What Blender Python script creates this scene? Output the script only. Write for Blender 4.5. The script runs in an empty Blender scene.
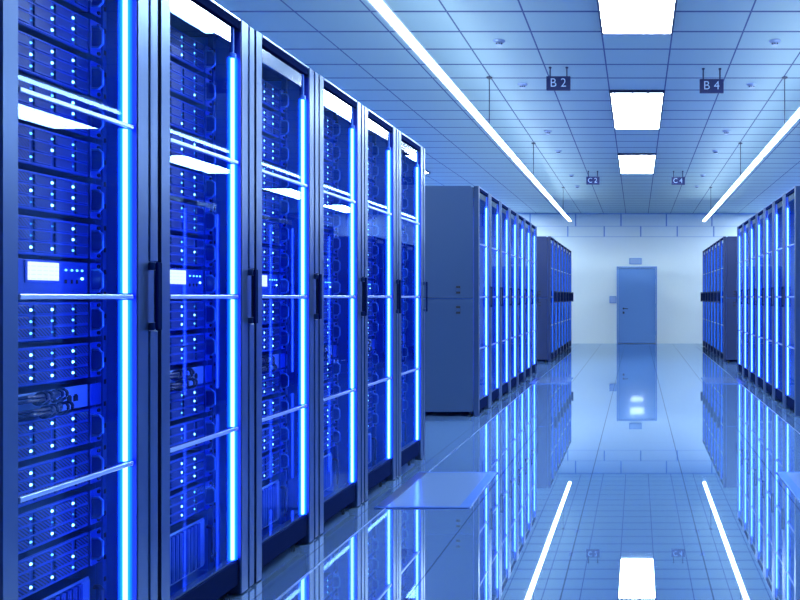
import bpy, bmesh, math, random
from mathutils import Vector
random.seed(7)
scene = bpy.context.scene
C = scene.collection
PI = math.pi

# ------------------------------------------------------------------ camera
FPX = 689.0
EYE = 1.25
cam_data = bpy.data.cameras.new('camera')
cam = bpy.data.objects.new('camera', cam_data); C.objects.link(cam)
cam.location = (0, 0, EYE); cam.rotation_euler = (PI/2, 0, 0)
cam_data.sensor_width = 36; cam_data.lens = FPX/800*36
cam_data.shift_x = -237/800; cam_data.shift_y = -3/800
cam_data.clip_start = 0.05
scene.camera = cam
scene.view_settings.view_transform = 'Standard'
scene.view_settings.look = 'None'
scene.view_settings.exposure = 0.2
scene.view_settings.gamma = 1
scene.view_settings.use_curve_mapping = False
cy = scene.cycles
cy.max_bounces = 10; cy.diffuse_bounces = 4; cy.glossy_bounces = 5
cy.transmission_bounces = 6; cy.transparent_max_bounces = 24
cy.sample_clamp_indirect = 6; cy.caustics_reflective = False; cy.caustics_refractive = False
cy.use_denoising = True
try: cy.use_light_tree = True
except Exception: pass
w = bpy.data.worlds.new('world'); scene.world = w; w.use_nodes = True
w.node_tree.nodes['Background'].inputs[0].default_value = (0.05, 0.12, 0.4, 1)
w.node_tree.nodes['Background'].inputs[1].default_value = 0.3

# ------------------------------------------------------------------ materials
def mat(name, col=(.5,.5,.5), rough=.5, metal=0.0, coat=0.0, emit=None, estr=0.0, spec=.5, noise=0.0):
    m = bpy.data.materials.new(name); m.use_nodes = True
    nt = m.node_tree; b = nt.nodes['Principled BSDF']
    b.inputs['Base Color'].default_value = (*col, 1)
    b.inputs['Roughness'].default_value = rough
    b.inputs['Metallic'].default_value = metal
    b.inputs['Coat Weight'].default_value = coat
    b.inputs['Specular IOR Level'].default_value = spec
    if emit:
        b.inputs['Emission Color'].default_value = (*emit, 1)
        b.inputs['Emission Strength'].default_value = estr
    if noise:
        tc = nt.nodes.new('ShaderNodeTexCoord'); n = nt.nodes.new('ShaderNodeTexNoise')
        n.inputs['Scale'].default_value = 40; n.inputs['Detail'].default_value = 3
        mr = nt.nodes.new('ShaderNodeMapRange')
        mr.inputs['To Min'].default_value = max(0.02, rough-noise); mr.inputs['To Max'].default_value = rough+noise
        nt.links.new(tc.outputs['Object'], n.inputs['Vector'])
        nt.links.new(n.outputs['Fac'], mr.inputs['Value'])
        nt.links.new(mr.outputs['Result'], b.inputs['Roughness'])
    return m

def math_node(nt, op, a, b=None, c=None):
    n = nt.nodes.new('ShaderNodeMath'); n.operation = op
    for i, v in enumerate((a, b, c)):
        if v is None: continue
        if isinstance(v, (int, float)): n.inputs[i].default_value = v
        else: nt.links.new(v, n.inputs[i])
    return n.outputs[0]

def line_mask(nt, coord, pitch, offset, width):
    """1 on a joint line of the given width, 0 elsewhere (world metres)."""
    t = math_node(nt, 'SUBTRACT', coord, offset)
    t = math_node(nt, 'DIVIDE', t, pitch)
    t = math_node(nt, 'ADD', t, 0.5)
    t = math_node(nt, 'FRACT', t)
    t = math_node(nt, 'SUBTRACT', t, 0.5)
    t = math_node(nt, 'ABSOLUTE', t)
    return math_node(nt, 'LESS_THAN', t, width/pitch/2)

def joint_mat(name, base, joint, px, ox, wx, py, oy, wy, rough, spec=.5, coat=0, axes=('X','Y'), wmix=(1,1), metal=0, ior=None, cells=0.0):
    m = bpy.data.materials.new(name); m.use_nodes = True
    nt = m.node_tree; b = nt.nodes['Principled BSDF']
    g = nt.nodes.new('ShaderNodeNewGeometry'); s = nt.nodes.new('ShaderNodeSeparateXYZ')
    nt.links.new(g.outputs['Position'], s.inputs[0])
    a = math_node(nt, 'MULTIPLY', line_mask(nt, s.outputs[axes[0]], px, ox, wx), wmix[0])
    c = math_node(nt, 'MULTIPLY', line_mask(nt, s.outputs[axes[1]], py, oy, wy), wmix[1])
    k = math_node(nt, 'MAXIMUM', a, c)
    mix = nt.nodes.new('ShaderNodeMix'); mix.data_type = 'RGBA'
    mix.inputs['A'].default_value = (*base, 1); mix.inputs['B'].default_value = (*joint, 1)
    nt.links.new(k, mix.inputs['Factor'])
    nt.links.new(mix.outputs['Result'], b.inputs['Base Color'])
    b.inputs['Roughness'].default_value = rough
    b.inputs['Specular IOR Level'].default_value = spec
    b.inputs['Metallic'].default_value = metal
    b.inputs['Coat Weight'].default_value = coat
    if ior: b.inputs['IOR'].default_value = ior
    return m

M = {}
M['floor'] = joint_mat('polished_floor_tile', (.11,.22,.48), (.02,.05,.2), .635, .3175, .007, .635, .2, .004, .015, spec=.5, ior=3.6, wmix=(1,.35))
def polish(m, fac, tint):
    # lacquered mirror finish over the tile colour
    nt = m.node_tree; out = nt.nodes['Material Output']; b = nt.nodes['Principled BSDF']
    b.inputs['Specular IOR Level'].default_value = 0; b.inputs['Roughness'].default_value = .6
    b.inputs['IOR'].default_value = 1.5
    gl = nt.nodes.new('ShaderNodeBsdfGlossy'); gl.inputs['Roughness'].default_value = .02; gl.inputs['Color'].default_value = (*tint, 1)
    fr = nt.nodes.new('ShaderNodeFresnel'); fr.inputs['IOR'].default_value = 1.6
    f = math_node(nt, 'MULTIPLY_ADD', fr.outputs[0], .92-fac, fac)
    mixn = [n for n in nt.nodes if n.type == 'MIX'][0]; k = mixn.inputs['Factor'].links[0].from_socket
    f = math_node(nt, 'MULTIPLY', f, math_node(nt, 'MULTIPLY_ADD', k, -.55, 1.0))
    mx = nt.nodes.new('ShaderNodeMixShader')
    nt.links.new(f, mx.inputs[0]); nt.links.new(b.outputs[0], mx.inputs[1]); nt.links.new(gl.outputs[0], mx.inputs[2])
    nt.links.new(mx.outputs[0], out.inputs['Surface'])
polish(M['floor'], .60, (.80,.90,.97))
M['ceiling'] = joint_mat('ceiling_tile', (.40,.57,.63), (.03,.07,.24), .6, .3, .014, .412, 7.49, .030, .6)
M['wall'] = mat('painted_wall', (.22,.38,.78), .55)
# back wall with panel seams
def back_wall_mat():
    m = bpy.data.materials.new('panelled_wall'); m.use_nodes = True
    nt = m.node_tree; b = nt.nodes['Principled BSDF']
    g = nt.nodes.new('ShaderNodeNewGeometry'); s = nt.nodes.new('ShaderNodeSeparateXYZ')
    nt.links.new(g.outputs['Position'], s.inputs[0])
    X, Z = s.outputs['X'], s.outputs['Z']
    up = math_node(nt, 'GREATER_THAN', Z, 3.15)
    mid = math_node(nt, 'MULTIPLY', math_node(nt, 'GREATER_THAN', Z, 2.87), math_node(nt, 'LESS_THAN', Z, 3.15))
    a = math_node(nt, 'MULTIPLY', line_mask(nt, X, 1.22, -.43, .035), up)
    c = math_node(nt, 'MULTIPLY', line_mask(nt, X, .98, .10, .035), mid)
    def hline(z, wd): return math_node(nt, 'LESS_THAN', math_node(nt, 'ABSOLUTE', math_node(nt, 'SUBTRACT', Z, z)), wd)
    h = math_node(nt, 'MULTIPLY', math_node(nt, 'MAXIMUM', hline(3.15, .014), hline(2.87, .014)), .35)
    k = math_node(nt, 'MAXIMUM', math_node(nt, 'MAXIMUM', a, c), h)
    k = math_node(nt, 'MAXIMUM', k, math_node(nt, 'MULTIPLY', hline(3.5, .03), .9))
    mix = nt.nodes.new('ShaderNodeMix'); mix.data_type = 'RGBA'
    mix.inputs['A'].default_value = (.90,.99,1,1); mix.inputs['B'].default_value = (.25,.42,.75,1)
    nt.links.new(k, mix.inputs['Factor']); nt.links.new(mix.outputs['Result'], b.inputs['Base Color'])
    b.inputs['Roughness'].default_value = .55
    return m
M['back_wall'] = back_wall_mat()
M['frame'] = mat('brushed_dark_steel', (.055,.105,.25), .3, .7)
M['dark_frame'] = mat('navy_cabinet_frame', (.02,.035,.12), .4, .3)
M['plinth'] = mat('dark_steel_plinth', (.006,.014,.07), .7, .0, spec=.0)
M['panel'] = mat('cabinet_side_steel', (.040,.085,.21), .40, .4)
M['reveal'] = mat('door_reveal_paint', (.006,.035,.45), .5)
M['inner'] = mat('cabinet_inner_steel', (.04,.20,.90), .45, .2)
M['black'] = mat('black_rubber', (.008,.01,.02), .55)
M['chrome'] = mat('polished_metal', (.75,.8,.9), .14, 1.0)
M['bar'] = mat('satin_aluminium', (.34,.47,.76), .3, .85)
M['rail'] = mat('zinc_rail', (.03,.12,.50), .4, .4)
M['server_body'] = mat('server_steel', (.015,.04,.18), .45, .4)
M['server_face'] = mat('server_face_plastic', (.014,.075,.50), .4, .2)
M['ear'] = mat('server_ear_plastic', (.012,.09,.60), .35, .2)
M['dark_slot'] = mat('dark_slot', (.004,.006,.014), .7)
M['handle'] = mat('pull_handle_metal', (.10,.35,.90), .3, .5)
M['switch_face'] = mat('pale_switch_face', (.22,.42,.80), .4, .2)
M['cable'] = mat('dark_cable', (.012,.03,.12), .45)
M['sign'] = mat('navy_sign', (.012,.022,.12), .4)
M['letter'] = mat('pale_letter', (.55,.75,.98), .5)
M['rod'] = mat('dark_rod', (.02,.03,.09), .4, .3)
M['door'] = mat('blue_door_paint', (.17,.35,.74), .12, .0, coat=1.0)
M['door_frame'] = mat('door_frame_paint', (.19,.36,.72), .35)
M['box'] = mat('wall_box_plastic', (.25,.42,.78), .4)
M['box_face'] = mat('wall_box_face', (.34,.50,.82), .35)
M['sprinkler'] = mat('sprinkler_metal', (.45,.58,.85), .3, .4)
M['trim'] = mat('floor_trim_metal', (.25,.36,.62), .3, .6)
M['fpanel'] = mat('satin_floor_panel', (.20,.34,.66), .14, .5, noise=.03)
M['fpanel_edge'] = mat('blue_panel_edge', (.08,.20,.60), .25, .3)
M['fpanel_dark'] = mat('dark_panel_edge', (.03,.05,.12), .3, .3)

def tray_mat():
    m = mat('hatched_drive_tray', (.07,.16,.40), .42, .2)
    nt = m.node_tree; b = nt.nodes['Principled BSDF']
    tc = nt.nodes.new('ShaderNodeTexCoord'); s = nt.nodes.new('ShaderNodeSeparateXYZ')
    nt.links.new(tc.outputs['Object'], s.inputs[0])
    t = math_node(nt, 'ADD', s.outputs['Y'], s.outputs['Z'])
    k = line_mask(nt, t, .0115, 0, .0055)
    mix = nt.nodes.new('ShaderNodeMix'); mix.data_type = 'RGBA'
    mix.inputs['A'].default_value = (.009,.05,.34,1); mix.inputs['B'].default_value = (.001,.004,.03,1)
    nt.links.new(k, mix.inputs['Factor']); nt.links.new(mix.outputs['Result'], b.inputs['Base Color'])
    return m
M['tray'] = tray_mat()

def glass_mat(name, tint):
    m = bpy.data.materials.new(name); m.use_nodes = True
    nt = m.node_tree; nt.nodes.remove(nt.nodes['Principled BSDF'])
    out = nt.nodes['Material Output']
    tr = nt.nodes.new('ShaderNodeBsdfTransparent'); tr.inputs[0].default_value = (.90,.94,1,1)
    gl = nt.nodes.new('ShaderNodeBsdfGlossy'); gl.inputs['Roughness'].default_value = 0.0
    gl.inputs['Color'].default_value = (*tint, 1)
    fr = nt.nodes.new('ShaderNodeFresnel'); ge = nt.nodes.new('ShaderNodeNewGeometry'); mr = nt.nodes.new('ShaderNodeMapRange')
    mr.inputs['To Min'].default_value = 1.42; mr.inputs['To Max'].default_value = 1/1.42
    nt.links.new(ge.outputs['Backfacing'], mr.inputs['Value']); nt.links.new(mr.outputs['Result'], fr.inputs['IOR'])
    mx = nt.nodes.new('ShaderNodeMixShader')
    nt.links.new(fr.outputs[0], mx.inputs[0]); nt.links.new(tr.outputs[0], mx.inputs[1]); nt.links.new(gl.outputs[0], mx.inputs[2])
    nt.links.new(mx.outputs[0], out.inputs['Surface'])
    return m
M['glass'] = glass_mat('clear_door_glass', (.34,.55,1))
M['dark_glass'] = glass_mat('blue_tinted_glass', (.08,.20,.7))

def emis(name, col, s):
    m = bpy.data.materials.new(name); m.use_nodes = True
    nt = m.node_tree; nt.nodes.remove(nt.nodes['Principled BSDF'])
    e = nt.nodes.new('ShaderNodeEmission'); e.inputs[0].default_value = (*col, 1); e.inputs[1].default_value = s
    nt.links.new(e.outputs[0], nt.nodes['Material Output'].inputs['Surface'])
    return m
M['lamp_panel'] = emis('panel_diffuser', (.75,.92,1), 45)
M['lamp_strip'] = emis('strip_diffuser', (.75,.92,1), 30)
M['tube'] = emis('blue_tube_core', (.34,.66,1), 5)
def halo_mat(name, col, s, f):  # see-through emission for glow shells added around lamps
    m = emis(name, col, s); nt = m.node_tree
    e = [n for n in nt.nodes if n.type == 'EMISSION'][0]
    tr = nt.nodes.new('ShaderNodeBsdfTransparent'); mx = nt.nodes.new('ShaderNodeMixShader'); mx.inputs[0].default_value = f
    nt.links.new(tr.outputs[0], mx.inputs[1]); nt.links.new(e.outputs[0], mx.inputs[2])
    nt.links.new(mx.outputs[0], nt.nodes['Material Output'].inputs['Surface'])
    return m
M['lamp_halo'] = halo_mat('strip_frosted_sleeve', (.62,.82,1), 1.6, .22)  # soft glow around the strip, put in as an added shell
M['sleeve'] = halo_mat('blue_tube_sleeve', (.002,.065,1), 11, .34)  # inner layer of the tube's blue halo, an added glowing shell
M['sleeve_outer'] = halo_mat('blue_tube_outer_sleeve', (.001,.04,1), 11, .22)  # outer, fainter layer of the same added halo
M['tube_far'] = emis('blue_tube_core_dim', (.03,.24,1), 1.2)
M['led_hi'] = emis('status_light_bright', (.25,.72,1), 6)
M['led_mid'] = emis('status_light_medium', (.12,.55,1), 3.5)
M['led_lo'] = emis('status_light_dim', (.05,.40,1), 1.6)
def screen_mat():
    m = emis('white_display', (.72,.86,1), 1.5)
    nt = m.node_tree; e = [n for n in nt.nodes if n.type == 'EMISSION'][0]
    tc = nt.nodes.new('ShaderNodeTexCoord'); s = nt.nodes.new('ShaderNodeSeparateXYZ')
    nt.links.new(tc.outputs['Object'], s.inputs[0])
    k = line_mask(nt, s.outputs['Z'], .0125, 0, .003)
    k2 = line_mask(nt, s.outputs['Y'], .021, 0, .016)
    k = math_node(nt, 'MULTIPLY', math_node(nt, 'MULTIPLY', k, k2), .35)
    mix = nt.nodes.new('ShaderNodeMix'); mix.data_type = 'RGBA'
    mix.inputs['A'].default_value = (.72,.86,1,1); mix.inputs['B'].default_value = (.25,.45,.9,1)
    nt.links.new(k, mix.inputs['Factor']); nt.links.new(mix.outputs['Result'], e.inputs[0])
    return m
M['screen'] = screen_mat()

# ------------------------------------------------------------------ mesh helper
class MB:
    """Collects shapes in (x, y, z); build() makes one mesh."""
    def __init__(s): s.v = []; s.f = []; s.mi = []; s.mats = []
    def _m(s, m):
        m = M[m]
        if m not in s.mats: s.mats.append(m)
        return s.mats.index(m)
    def _add(s, vs, fs, m):
        o = len(s.v); s.v += [tuple(p) for p in vs]; k = s._m(m)
        for f in fs: s.f.append([i+o for i in f]); s.mi.append(k)
    def box(s, x0, x1, y0, y1, z0, z1, m, bev=0.0):
        x0, x1 = min(x0,x1), max(x0,x1)
        if bev <= 0:
            vs = [(x,y,z) for x in (x0,x1) for y in (y0,y1) for z in (z0,z1)]
            s._add(vs, [(0,1,3,2),(4,6,7,5),(0,4,5,1),(2,3,7,6),(0,2,6,4),(1,5,7,3)], m)
        else:
            bm = bmesh.new(); bmesh.ops.create_cube(bm, size=1)
            for v in bm.verts:
                v.co = Vector(((x0+x1)/2 + v.co.x*(x1-x0), (y0+y1)/2 + v.co.y*(y1-y0), (z0+z1)/2 + v.co.z*(z1-z0)))
            bmesh.ops.bevel(bm, geom=bm.edges[:], offset=bev, segments=2, affect='EDGES', profile=.5)
            bm.verts.index_update()
            s._add([v.co[:] for v in bm.verts], [[v.index for v in f.verts] for f in bm.faces], m); bm.free()
    def prism(s, pts, a0, a1, m, axis='z'):
        """polygon pts (2D) swept along an axis. axis z: pts are (x,y); axis y: pts are (x,z)."""
        n = len(pts)
        def P(p, a): return (p[0], p[1], a) if axis == 'z' else ((p[0], a, p[1]) if axis == 'y' else (a, p[0], p[1]))
        vs = [P(p, a0) for p in pts] + [P(p, a1) for p in pts]
        fs = [tuple(range(n))[::-1], tuple(range(n, 2*n))] + [(i, (i+1)%n, n+(i+1)%n, n+i) for i in range(n)]
        s._add(vs, fs, m)
    def tube(s, pts, r, m, n=8, caps=True, closed=False):
        pts = [Vector(p) for p in pts]; vs = []; fs = []; N = len(pts)
        up = Vector((.123,.456,.88)).normalized()
        for i, p in enumerate(pts):
            a = pts[(i-1) % N] if (i > 0 or closed) else p; b = pts[(i+1) % N] if (i < N-1 or closed) else p
            t = (b-a).normalized(); u = t.cross(up)
            if u.length < 1e-4: u = t.cross(Vector((1,0,0)))
            u.normalize(); q = t.cross(u)
            for k in range(n):
                an = 2*PI*k/n; vs.append(p + r*(math.cos(an)*u + math.sin(an)*q))
        for i in range(N if closed else N-1):
            j = (i+1) % N
            for k in range(n): fs.append((i*n+k, i*n+(k+1)%n, j*n+(k+1)%n, j*n+k))
        if caps and not closed: fs += [tuple(range(n))[::-1], tuple((N-1)*n+k for k in range(n))]
        s._add(vs, fs, m)
    def lathe(s, c, prof, m, n=16, axis='z', sgn=1):
        """prof: list of (r, h) along axis from centre c."""
        vs = []; fs = []
        for r, h in prof:
            for k in range(n):
                a = 2*PI*k/n; ca, sa = r*math.cos(a), r*math.sin(a)
                vs.append((c[0]+ca, c[1]+sa, c[2]+h) if axis == 'z' else (c[0]+h*sgn, c[1]+ca, c[2]+sa))
        for i in range(len(prof)-1):
            for k in range(n): fs.append((i*n+k, i*n+(k+1)%n, (i+1)*n+(k+1)%n, (i+1)*n+k))
        fs += [tuple(range(n))[::-1], tuple((len(prof)-1)*n+k for k in range(n))]
        s._add(vs, fs, m)
    def mesh(s, name):
        me = bpy.data.meshes.new(name); me.from_pydata(s.v, [], s.f)
        for m in s.mats: me.materials.append(m)
        me.polygons.foreach_set('material_index', s.mi)
        bm = bmesh.new(); bm.from_mesh(me); bmesh.ops.recalc_face_normals(bm, faces=bm.faces); bm.to_mesh(me); bm.free()
        return me
    def build(s, name, parent=None):
        return put(s.mesh(name), name, parent)

def put(me, name, parent=None, loc=None):
    o = bpy.data.objects.new(name, me); C.objects.link(o)
    if parent: o.parent = parent
    if loc: o.location = loc
    return o
def smooth(o):
    for p in o.data.polygons: p.use_smooth = True
    return o
def tag(o, label, cat, group=None):
    o['label'] = label; o['category'] = cat
    if group: o['group'] = group
    return o
def thing(name, label, cat, loc=(0,0,0), group=None):
    o = bpy.data.objects.new(name, None); C.objects.link(o); o.location = loc
    return tag(o, label, cat, group)
def struct(o):
    o['kind'] = 'structure'; return o
def copy_tree(o, parent=None):
    c = o.copy(); C.objects.link(c)
    if parent: c.parent = parent
    for ch in list(o.children): copy_tree(ch, c)
    return c

# ------------------------------------------------------------------ setting
ZC = 3.5; YB = 18.5; YF = -1.6; XW = 6.0
b = MB(); b.box(-XW, XW, YF, YB, -.12, 0, 'floor'); struct(b.build('floor'))
b = MB(); b.box(-XW, XW, YF, YB, ZC, ZC+.1, 'ceiling'); struct(b.build('ceiling'))
b = MB(); b.box(-XW-.15, XW+.15, YB, YB+.15, -.12, ZC+.1, 'back_wall'); struct(b.build('wall_back'))
b = MB(); b.box(-XW-.15, -XW, YF, YB, -.12, ZC+.1, 'wall'); struct(b.build('wall_left'))
b = MB(); b.box(XW, XW+.15, YF, YB, -.12, ZC+.1, 'wall'); struct(b.build('wall_right'))
b = MB(); b.box(-XW-.15, XW+.15, YF-.15, YF, -.12, ZC+.1, 'wall'); struct(b.build('wall_front'))
for i, sx in enumerate((-1, 1)):
    b = MB(); b.box(sx*1.484, sx*1.490, 1.0, 17.5, 0, .003, 'trim'); struct(b.build('trim_%d' % (i+1)))

# door in the back wall
b = MB()
b.box(-.50, .49, YB-.035, YB-.002, .012, 2.02, 'door', .004)
d1 = struct(b.build('door_1'))
b = MB()
b.box(-.545, -.505, YB-.055, YB-.002, .001, 2.07, 'door_frame', .004)
b.box(.495, .535, YB-.055, YB-.002, .001, 2.07, 'door_frame', .004)
b.box(-.505, .495, YB-.055, YB-.002, 2.026, 2.07, 'door_frame', .004)
b.build('door_frame', d1)
b = MB()
b.lathe((0,0,0), [(.026,0),(.026,.01),(.012,.014),(.012,.05)], 'rod', 16)
hd = b.v; hb = MB()
hb._add([(p[0]-.36, YB-.035-p[2], p[1]+.94) for p in hd], b.f, 'rod')
hb.tube([(-.36, YB-.083, .94), (-.30, YB-.088, .94), (-.24, YB-.085, .935)], .011, 'rod', 8)
hb.build('door_handle', d1)
b = MB(); b.box(-.385, -.335, YB-.045, YB-.035, .80, .86, 'rod', .003); b.build('door_lock', d1)
for z in (.28, 1.02, 1.78):
    b = MB(); b.tube([(.493, YB-.062, z-.05), (.493, YB-.062, z+.05)], .012, 'door_frame', 8); b.build('door_hinge', d1)

t = thing('exit_sign', 'small rectangular pale blue light box mounted above the door', 'light', (-.04, YB, 2.21))
b = MB(); b.box(-.17, .17, -.05, -.002, -.085, .085, 'box', .012); b.build('housing', t)
b = MB(); b.box(-.135, .135, -.056, -.0505, -.055, .055, 'box_face', .002); b.build('face_plate', t)
t = thing('light_switch', 'small square blue switch box on the wall beside the door', 'switch', (-.645, YB, 1.18))
b = MB(); b.box(-.095, .095, -.05, -.002, -.095, .095, 'box', .012); b.build('housing', t)
b = MB(); b.box(-.07, .07, -.055, -.0505, -.07, .07, 'box_face', .002); b.build('face_plate', t)

# ------------------------------------------------------------------ ceiling lights
def ceiling_panel(x, y0, y1, w, label, group):
    t = thing('ceiling_light', label, 'ceiling light', (x, (y0+y1)/2, ZC), group)
    h = (y1-y0)/2; q = w/2; b = MB(); e = .022
    b.box(-q, q, -h, -h+e, -.03, -.001, 'rod'); b.box(-q, q, h-e, h, -.03, -.001, 'rod')
    b.box(-q, -q+e*.7, -h+e, h-e, -.03, -.001, 'rod'); b.box(q-e*.7, q, -h+e, h-e, -.03, -.001, 'rod')
    b.build('frame', t)
    b = MB(); b.box(-q+e*.7+.001, q-e*.7-.001, -h+e+.001, h-e-.001, -.024, -.012, 'lamp_panel'); b.build('diffuser', t)
    return t
rowY = [(4.20,5.84), (7.49,9.138), (10.79,12.43)]
for (y0, y1), s in zip(rowY, ('largest of the three bright square ceiling lights, first over the centre aisle, cut by the photo edge',
                              'second bright ceiling light panel over the centre aisle, level with the B signs',
                              'third and farther bright ceiling light panel over the centre aisle, before the C signs')):
    ceiling_panel(0, y0, y1, .6, ' '.join(s.split()[:16]), 'ceiling lights over the aisle')
for sx, nm in ((1, 'behind the middle row across the aisle'), (-1, 'behind the front row cabinets')):
    for (y0, y1), k in zip(rowY + [(14.1,15.74),(16.6,18.24)], ('first', 'second', 'third', 'fourth', 'fifth')):  # last two on each side are unseen extras, added to brighten the back wall
        ceiling_panel(sx*4.05, y0, y1, .64, '%s ceiling light panel over the side aisle %s' % (k, nm), 'ceiling lights over the side aisles')

def strip(sx, y0, y1, rods, label):
    z = EYE+1.74; x = sx*1.535
    t = thing('strip_light', label, 'strip light', (x, (y0+y1)/2, z), 'suspended strip lights')
    h = (y1-y0)/2
    b = MB(); b.box(-.012, .012, -h, h, .0165, .034, 'sprinkler', .003); b.build('housing', t)
    b = MB(); b.box(-.029, .029, -h, h, -.009, .009, 'lamp_strip', .004)
    b.prism([(.052*math.cos(2*PI*q/16), .0155*math.sin(2*PI*q/16)) for q in range(16)], -h-.01, h+.01, 'lamp_halo', 'y'); b.build('diffuser', t)  # ellipse is the added glow shell around the lit core
    for ry in rods:
        b = MB(); yy = ry-(y0+y1)/2
        b.tube([(-sx*.024, yy, .0165), (-sx*.024, yy, ZC-z-.012)], .005, 'rod', 6)
        b.lathe((-sx*.024, yy, ZC-z-.0125), [(.03,0),(.03,.011)], 'rod', 12)
        b.build('suspension_rod', t)
for sx, nm in ((-1, 'on the front row side'), (1, 'across the aisle from the front row')):
    strip(sx, 1.6, 8.5, (3.2, 7.05), 'long white strip light hung on rods, nearer, %s' % nm)
    strip(sx, 8.62, 15.75, (10.06, 14.1), 'long white strip light hung on rods, farther, %s' % nm)

# sprinklers
k = 0
for sx, nm in ((-1, 'on the front row side'), (1, 'across the aisle from the front row')):
    for y, o in zip((6.05, 7.28, 9.34, 10.6, 12.7, 13.96), ('first', 'second', 'third', 'fourth', 'fifth', 'sixth')):
        t = thing('ceiling_sprinkler', '%s small ceiling sprinkler from the camera, %s' % (o, nm), 'sprinkler', (sx*1.21, y, ZC), 'ceiling sprinklers')
        b = MB(); b.lathe((0,0,0), [(.052,-.001),(.05,-.008),(.03,-.013),(.018,-.02)], 'sprinkler', 20); smooth(b.build('rosette', t))
        b = MB(); b.tube([(-.022,0,-.014),(-.026,0,-.024),(0,0,-.036),(.026,0,-.024),(.022,0,-.014)], .005, 'rod', 6)
        b.tube([(0,0,-.016),(0,0,-.036)], .007, 'rod', 6); b.build('nozzle', t)
        b = MB(); b.lathe((0,0,0), [(.03,-.042),(.03,-.037)], 'sprinkler', 16); b.build('deflector', t)

# hanging signs
def sign(x, y, zt, txt, label):
    t = thing('hanging_sign', label, 'sign', (x, y, zt), 'hanging aisle signs')
    b = MB(); b.box(-.118, .118, -.012, .012, -.138, 0, 'sign', .004); b.build('board', t)
    for q in (-.082, .082):
        b = MB(); b.tube([(q,0,.0005),(q,0,ZC-zt-.011)], .007, 'rod', 6); b.lathe((q,0,ZC-zt-.012), [(.014,0),(.014,.011)], 'rod', 12); b.build('hanger', t)
    for ch, ox in ((txt[0], -.050), (txt[-1], .050)):
        cu = bpy.data.curves.new('lettering', 'FONT'); cu.body = ch; cu.size = .120; cu.align_x = 'CENTER'; cu.align_y = 'CENTER'; cu.extrude = .001; cu.offset = -.001
        tmp = bpy.data.objects.new('lettering_tmp', cu); C.objects.link(tmp)
        dg = bpy.context.evaluated_depsgraph_get(); dg.update()
        me = bpy.data.meshes.new_from_object(tmp.evaluated_get(dg))
        bpy.data.objects.remove(tmp); bpy.data.curves.remove(cu)
        me.materials.clear(); me.materials.append(M['letter'])
        o = put(me, 'letter' if ch.isalpha() else 'digit', t); o.rotation_euler = (PI/2, 0, 0); o.location = (ox, -.0135, -.068)
sign(-.768, 6.74, 3.407, 'B 2', 'navy hanging sign reading B 2')
sign(.734, 6.78, 3.393, 'B 4', 'navy hanging sign reading B 4')
sign(-.786, 12.3, 3.395, 'C 2', 'small navy hanging sign reading C 2, towards the back wall')
sign(.735, 12.3, 3.39, 'C 4', 'small navy hanging sign reading C 4, towards the back wall')

# raised floor panels
def floor_panel(sx, y0, y1, label):
    t = thing('floor_panel', label, 'floor panel', (sx*1.27, (y0+y1)/2, 0), 'metal floor panels in the cross aisles')
    h = (y1-y0)/2; h2 = .285
    b = MB(); b.box(-h2+.07, h2-.07, -h+.012, h-.012, 0, .007, 'fpanel', .001); b.build('plate', t)
    ii = (-h2+.07) if sx > 0 else (h2-.07)       # aisle side
    b = MB(); b.box(ii, ii+(-.065 if sx > 0 else .065), -h+.012, h-.012, .0, .008, 'fpanel_edge', .002); b.build('edge_strip', t)
    b = MB(); b.box(-ii, -ii-(-.065 if sx > 0 else .065), -h+.012, h-.012, .0, .008, 'fpanel_dark', .002); b.build('edge_strip', t)
    for sgn in (-1, 1):
        b = MB(); b.box(-h2, h2, sgn*h-.010, sgn*h+.010, 0, .008, 'fpanel_edge', .002); b.build('end_strip', t)
for sx, nm in ((-1, 'in front of the B 2 cabinets'), (1, 'cut off at the photo edge, across the aisle')):
    floor_panel(sx, 4.08, 4.89, 'square blue metal floor panel %s' % nm)
for sx, nm in ((-1, 'middle row behind the front row'), (1, 'middle row across the aisle')):
    floor_panel(sx, 9.9, 10.63, 'pale glossy floor panel at the far end of the %s' % nm)

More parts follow.
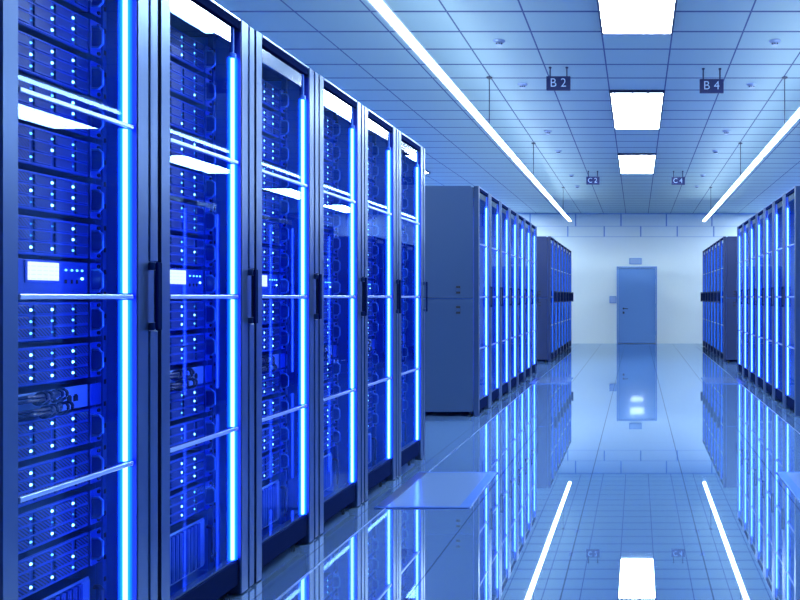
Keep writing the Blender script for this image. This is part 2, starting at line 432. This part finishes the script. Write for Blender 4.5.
# ------------------------------------------------------------------ cabinets
W, D, H = .6, 1.0, 2.41
def cab_meshes(s, far=False):
    """s=-1: left row (faces +x, depth runs to -x); s=+1: right row."""
    X = lambda d: s*d
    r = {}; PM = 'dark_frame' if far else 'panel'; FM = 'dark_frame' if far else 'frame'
    b = MB()
    b.box(X(.055), X(D-.02), .020, .580, 2.375, 2.40, PM)
    b.box(X(.055), X(D-.02), .020, .580, .050, .075, 'inner')
    b.box(X(D-.02), X(D), .003, .597, .05, 2.40, 'inner')
    r['shell'] = b.mesh('shell')
    def sp(y0, y1, yin):
        b = MB()
        b.box(X(.055), X(D-.021), y0, y1, .05, 1.228, PM); b.box(X(.055), X(D-.021), y0, y1, 1.234, 2.385, PM)
        # chamfered top corner towards the door
        b.prism([(X(.055),2.385),(X(D-.021),2.385),(X(D-.021),2.412),(X(.085),2.412)], y0, y1, PM, 'y')
        b.box(X(.056), X(D-.022), yin, yin+.003, .05, 2.37, 'inner')
        return b.mesh('side_panel')
    r['side_panel_a'] = sp(.003, .016, .0165)
    r['side_panel_b'] = sp(.584, .597, .5805)
    b = MB()
    for z in (1.325, 1.115):
        b.box(X(.183), X(.237), -.002, .003, z-.045, z+.045, PM, .001)
        b.box(X(.188), X(.232), -.004, -.0021, z-.040, z+.040, 'black')
        b.box(X(.190), X(.230), -.008, -.0041, z-.018, z+.018, FM, .001)
    r['latch'] = b.mesh('latch')
    # door frame
    b = MB(); z0, z1 = .006, 2.412
    b.prism([(X(.05),.012),(X(.0),.012),(X(0),.056),(X(.012),.068),(X(.05),.068)], z0, z1, FM)
    r['left_stile'] = b.mesh('stile')
    b = MB()
    b.prism([(X(.05),.4972),(X(.004),.4972),(X(0),.501),(X(0),.548),(X(.01),.551),(X(.01),.590),(X(.05),.590)], z0, z1, FM)
    for a0, a1 in ((.01, 1.135), (1.372, 2.408)):
        b.box(X(-.004), X(.0095), .552, .590, a0, a1, FM, .003)
    b.box(X(.003), X(.0495), .4952, .4970, .157, 2.36, 'reveal')
    r['right_stile'] = b.mesh('stile')
    b = MB(); b.box(X(.004), X(.05), .0685, .4945, 2.369, 2.404, 'plinth', .003); b.box(X(.001), X(.05), .0685, .4945, 2.4042, 2.412, 'bar', .001); r['top_rail'] = b.mesh('top_rail')
    b = MB(); b.box(X(.012), X(.05), .0685, .4945, .045, .148, 'plinth', .003)
    b.box(X(.02), X(.05), .0685, .4945, .1485, .156, FM); r['bottom_rail'] = b.mesh('bottom_rail')
    b = MB(); b.box(X(.018), X(.024), .069, .4505, 2.301, 2.3685, 'chrome'); r['header_strip'] = b.mesh('header_strip')
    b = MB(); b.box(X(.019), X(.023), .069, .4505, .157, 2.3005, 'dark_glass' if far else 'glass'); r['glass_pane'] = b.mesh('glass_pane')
    b = MB()
    if far: b.box(X(-.054), X(.0085), .5545, .5785, 1.1635, 1.3415, 'plinth')
    o = .045 if far else .018
    for z in (1.15, 1.355): b.box(X(-o), X(.009), .553, .580, z-.013, z+.013, FM, .003)
    b.box(X(-o-.010), X(-o-.0003), .555, .577, 1.137, 1.368, 'black' if far else 'plinth', .003)
    r['handle'] = b.mesh('handle')
    # tubes
    segs = [(.160,.690), (.712,1.240), (1.262,1.800), (1.822,2.24)]
    r['tubes'] = []
    for a0, a1 in segs:
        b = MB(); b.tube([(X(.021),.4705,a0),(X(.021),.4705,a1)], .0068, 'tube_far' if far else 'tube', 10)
        if not far:
            b.tube([(X(.021),.4705,a0),(X(.021),.4705,a1)], .0135, 'sleeve', 12)  # this shell and the next imitate the glow around the core
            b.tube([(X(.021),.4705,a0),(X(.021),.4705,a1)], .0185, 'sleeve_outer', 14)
        r['tubes'].append(b.mesh('light_tube'))
    b = MB(); b.lathe((X(.021),.4705,2.2405), [(.014,0),(.014,.02),(.006,.024),(.006,.127)], 'inner', 12); r['tube_holder'] = b.mesh('tube_holder')
    r['bars'] = []
    for z in (.701, 1.251, 1.811):
        b = MB(); b.box(X(.006), X(.0185), .069, .489, z-.0075, z+.0075, 'bar', .003); r['bars'].append(b.mesh('crossbar'))
    b = MB(); b.lathe((0,0,0), [(.024,0),(.024,.012),(.009,.014),(.009,.05)], 'black', 12); r['foot'] = b.mesh('levelling_foot')
    r['rails'] = []
    for y0, y1 in ((.024,.042), (.5135,.530)):
        b = MB(); b.box(X(.128), X(.150), y0, y1, .08, 2.36, 'rail')
        for q in range(30): b.box(X(.1265), X(.128), (y0+y1)/2-.004, (y0+y1)/2+.004, .15+q*.0735, .165+q*.0735, 'dark_slot')
        r['rails'].append(b.mesh('mounting_rail'))
    b = MB()
    for q in range(16): b.box(X(.131), X(.139), .046, .51, .10+q*.138, .228+q*.138, 'server_face', .003)
    r['blanks'] = b.mesh('blanking_panel')
    return r

def cabinet(R, s, x, y, label, group, blank, latch):
    t = thing('server_cabinet', label, 'server cabinet', (x, y, 0), group)
    put(R['shell'], 'shell', t)
    pa = put(R['side_panel_a'], 'side_panel', t); put(R['side_panel_b'], 'side_panel', t)
    if latch: put(R['latch'], 'latch', pa)
    dr = put(R['left_stile'], 'door', t)
    put(R['right_stile'], 'stile', dr); put(R['top_rail'], 'top_rail', dr); put(R['bottom_rail'], 'bottom_rail', dr)
    put(R['header_strip'], 'header_strip', dr); put(R['glass_pane'], 'glass_pane', dr); put(R['handle'], 'handle', dr)
    for me in R['tubes']: put(me, 'light_tube', dr)
    put(R['tube_holder'], 'tube_holder', dr)
    for me in R['bars']: put(me, 'crossbar', dr)
    for me in R['rails']: put(me, 'mounting_rail', t)
    for dd in (.10, .90):
        for yy in (.07, .53): put(R['foot'], 'levelling_foot', t, (s*dd, yy, 0))
    if blank: put(R['blanks'], 'blanking_panel', t)
    return t

XF = 1.658
ORD = ['first', 'second', 'third', 'fourth', 'fifth', 'sixth', 'seventh', 'eighth', 'ninth', 'tenth', 'eleventh', 'twelfth', 'thirteenth', 'fourteenth']
RL, RR = cab_meshes(-1), cab_meshes(1)
FL, FR = cab_meshes(-1, True), cab_meshes(1, True)
near_y = [1.79 + .6*i for i in range(6)]
for i, y in enumerate(near_y):
    cabinet(RL, -1, -XF, y, '%s glass-door server cabinet of the front row, counted from the camera' % ORD[i], 'front row server cabinets', False, False)
for sx, R, F, B_, C_ in ((-1, RL, FL, 'behind the front row', 'behind the front row'), (1, RR, FR, 'across the aisle', 'across the aisle')):
    for i in range(7):
        cabinet(R, sx, sx*XF, 7.2+.6*i, '%s glass-door server cabinet of the middle row %s' % (ORD[i], B_), 'middle row server cabinets %s' % B_, True, i == 0)
    for i in range(7):
        cabinet(F, sx, sx*XF, 13.2+.6*i, '%s dark server cabinet of the back row, far %s' % (ORD[i], C_), 'back row server cabinets %s' % C_, True, i == 0)

# ------------------------------------------------------------------ servers (left row orientation, facing +x; local x = -depth)
LEDU = [.092, .169, .246, .320, .398]
TRAYS = [(.066,.084), (.100,.161), (.177,.238), (.254,.312), (.328,.390), (.406,.455)]
ROWZ = (.0345, 0, -.0345)
def chassis_mesh(hh, face='server_face'):
    b = MB()
    b.box(-.80, -.141, .062, .458, -hh, hh, 'server_body')
    b.box(-.141, -.135, .060, .460, -hh, hh, face, .002)
    return b
cm = chassis_mesh(.0575)
for z in (.0525, .01725, -.01725, -.0525): cm.box(-.135, -.131, .062, .458, z-.0017, z+.0017, 'ear')
CH = cm.mesh('chassis')
b = MB()
b.box(-.1335, -.128, .4615, .508, -.0575, .0575, 'ear', .003)
for z in (.046, -.046): b.lathe((-.128, .494, z), [(.006,0),(.006,.004)], 'dark_slot', 8, 'x')
EAR_R = b.mesh('ear')
b = MB(); b.box(-.1335, -.128, .044, .0595, -.0575, .0575, 'ear', .003); EAR_L = b.mesh('ear')
def handle_mesh(u):
    b = MB()
    b.tube([(-.128,u,.034),(-.105,u,.034),(-.093,u,.023),(-.093,u,-.023),(-.105,u,-.034),(-.128,u,-.034)], .0038, 'handle', 6)
    b.prism([(-.1275,.030),(-.106,.030),(-.097,.021),(-.097,-.021),(-.106,-.030),(-.1275,-.030)], u-.001, u+.001, 'ear', 'y')
    return b.mesh('pull_handle')
HAN_R, HAN_L = handle_mesh(.468), handle_mesh(.052)
TRAY = []
for a, c in TRAYS:
    b = MB(); q = (a+c)/2
    b.box(-.135, -.129, a-q, c-q, -.0145, .0145, 'tray', .002)
    if c-a > .03: b.box(-.129, -.1275, a-q+.004, c-q-.004, -.0135, -.0105, 'server_face')
    TRAY.append((q, b.mesh('drive_tray')))
VENT = MB()
for zz in (-.008, 0, .008): VENT.box(-.129, -.1275, -.026, .026, zz-.0015, zz+.0015, 'rail')
LED = []
for r, m in ((.0046,'led_hi'), (.0038,'led_mid'), (.0026,'led_lo')):
    b = MB(); b.lathe((0,0,0), [(r,0),(r*.92,.0018),(r*.6,.0034),(r*.15,.004)], m, 8, 'x'); LED.append(b.mesh('status_light'))
b = MB()
for z in ROWZ:
    for q, (a, c) in zip(TRAY, TRAYS): b.box(-.135, -.129, a, c, z-.0145, z+.0145, 'tray', .002)
ALLTRAY = b.mesh('drive_trays')

def led_pick(): return random.choices((0,1,2,None), (.50,.30,.12,.08))[0]
def drive_server(y, z, label, group, full):
    t = thing('drive_server', label, 'server', (-XF, y, z), group)
    put(CH, 'chassis', t)
    e = put(EAR_R, 'ear', t); put(HAN_R, 'pull_handle', e)
    e = put(EAR_L, 'ear', t); put(HAN_L, 'pull_handle', e)
    if full:
        for zz in ROWZ:
            for k, (q, me) in enumerate(TRAY):
                tr = put(me, 'drive_tray', t, (0, q, zz))
                p = led_pick() if k < 5 else None
                if p is not None: put(LED[p], 'status_light', tr, (-.134, LEDU[k]-q, 0))
    else:
        put(ALLTRAY, 'drive_trays', t)
        for k in (2, 3, 4):
            for zz in ROWZ:
                p = led_pick()
                if p is not None: put(LED[p], 'status_light', t, (-.134, LEDU[k], zz))
    return t

# server with a display
DISP_CH = chassis_mesh(.0575).mesh('chassis')
b = MB(); b.box(-.135, -.132, .212, .358, .006, .0505, 'ear', .001); b.box(-.132, -.1305, .219, .350, .0105, .0465, 'screen'); 
b = MB(); b.box(-.135, -.132, .226, .352, -.012, .0555, 'ear', .001); DISP_BEZ = b.mesh('display_bezel')
b = MB(); b.box(-.132, -.1305, .234, .342, -.004, .0505, 'screen'); DISP_SCR = b.mesh('display_screen')
b = MB()
for uu, zz in ((.372,.03), (.395,.03), (.415,.03), (.435,.03)): b.lathe((-.135,uu,zz), [(.0036,0),(.003,.003)], 'led_mid', 8, 'x')
b.lathe((-.135,.435,.004), [(.0045,0),(.004,.003)], 'led_hi', 8, 'x')
DISP_LED = b.mesh('status_lights')
b = MB()
for uu in (.372,.395,.415): b.box(-.135, -.133, uu-.003, uu+.003, -.012, 0, 'dark_slot')
b.box(-.135, -.133, .40, .45, -.036, -.033, 'ear'); b.box(-.135,-.1335,.07,.19,-.04,.045,'tray',.002)
DISP_BTN = b.mesh('buttons')
def display_server(y, z, label):
    t = thing('display_server', label, 'server', (-XF, y, z), 'servers with display screens')
    put(DISP_CH, 'chassis', t)
    e = put(EAR_R, 'ear', t); put(HAN_R, 'pull_handle', e)
    e = put(EAR_L, 'ear', t); put(HAN_L, 'pull_handle', e)
    bz = put(DISP_BEZ, 'display_bezel', t); put(DISP_SCR, 'display_screen', bz)
    put(DISP_LED, 'status_lights', t); put(DISP_BTN, 'buttons', t)

# network switch with looped cables
sw = chassis_mesh(.036, 'switch_face').mesh('chassis')
b = MB(); b.box(-.1335, -.128, .4615, .508, -.036, .036, 'ear', .003); b.box(-.1335, -.128, .044, .0595, -.036, .036, 'ear', .003); SW_EAR = b.mesh('ears')
PORT = []
for uu in (.352, .385, .410):
    b = MB(); b.box(-.135, -.133, uu-.008, uu+.008, -.012, .006, 'dark_slot'); b.box(-.135,-.1325,uu-.004,uu+.004,.006,.010,'dark_slot'); PORT.append(b.mesh('port'))
CAB = []
for zz, off in ((.014, 0), (-.028, .02)):
    for k in range(2):
        b = MB(); zc = zz+k*.012
        b.tube([(-.128,.17+off,zc),(-.105,.20+off,zc+.003),(-.10,.25+off,zc),(-.102,.29+off,zc+.004),(-.12,.33+off*.4,zc+.006),(-.134,.345,zc+.006)], .006, 'cable', 6)
        CAB.append(b.mesh('cable'))
    for uu in (.245, .262, .300, .316):
        b = MB(); pts = []
        for q in range(14):
            a = 2*PI*q/14; pts.append((-.104+.020*math.cos(a), uu+off+.008*math.sin(a), zz+.006+.017*math.sin(a)))
        b.tube(pts, .0042, 'cable', 6, closed=True); CAB.append(b.mesh('cable_loop'))
def network_switch(y, z, label):
    t = thing('network_switch', label, 'network switch', (-XF, y, z), 'network switches with cables')
    put(sw, 'chassis', t); put(SW_EAR, 'ears', t)
    for me in PORT: put(me, 'port', t)
    for me in CAB: put(me, me.name.split('.')[0], t)

# blade chassis at the bottom
b = MB(); b.box(-.80, -.15, .062, .458, -.10, .10, 'server_body'); b.box(-.15,-.145,.060,.476,.092,.10,'switch_face'); b.box(-.15,-.145,.060,.476,-.10,-.092,'switch_face')
b.box(-.15,-.140,.440,.476,-.092,.092,'switch_face',.002)
BL_CH = b.mesh('chassis')
b = MB(); b.box(-.149, -.134, -.0085, .0085, -.090, .090, 'server_face', .002); b.box(-.134,-.1325,-.002,.002,-.08,.08,'rail'); BLADE = b.mesh('blade')
b = MB(); b.tube([(-.12,.492,-.09),(-.115,.494,.02),(-.118,.497,.045),(-.13,.50,.055),(-.145,.50,.055)], .007, 'cable', 8); BL_CAB = b.mesh('cable')
def blade_chassis(y, z, label):
    t = thing('blade_chassis', label, 'server', (-XF, y, z), 'blade units at the foot of the cabinets')
    put(BL_CH, 'chassis', t)
    for k in range(17): put(BLADE, 'blade', t, (0, .076+k*.0222, 0))
    put(BL_CAB, 'cable', t)

DZ = [q+.022 for q in (2.215, 2.08, 1.945, 1.81, 1.677, 1.543, 1.410, 1.155, 1.022, .807, .673, .538, .404)]
for i, y in enumerate(near_y):
    where = 'in the %s cabinet of the front row' % ORD[i]
    for k, z in enumerate(DZ):
        drive_server(y, z, '%s drive server from the top %s' % (ORD[k], where), 'drive servers in the front row cabinets', i < 3)
    display_server(y, 1.3045, 'server with a white display screen %s' % where)
    network_switch(y, .930, 'pale switch with dark looped cables %s' % where)
    blade_chassis(y, .232, 'blade unit with upright slats at the bottom %s' % where)
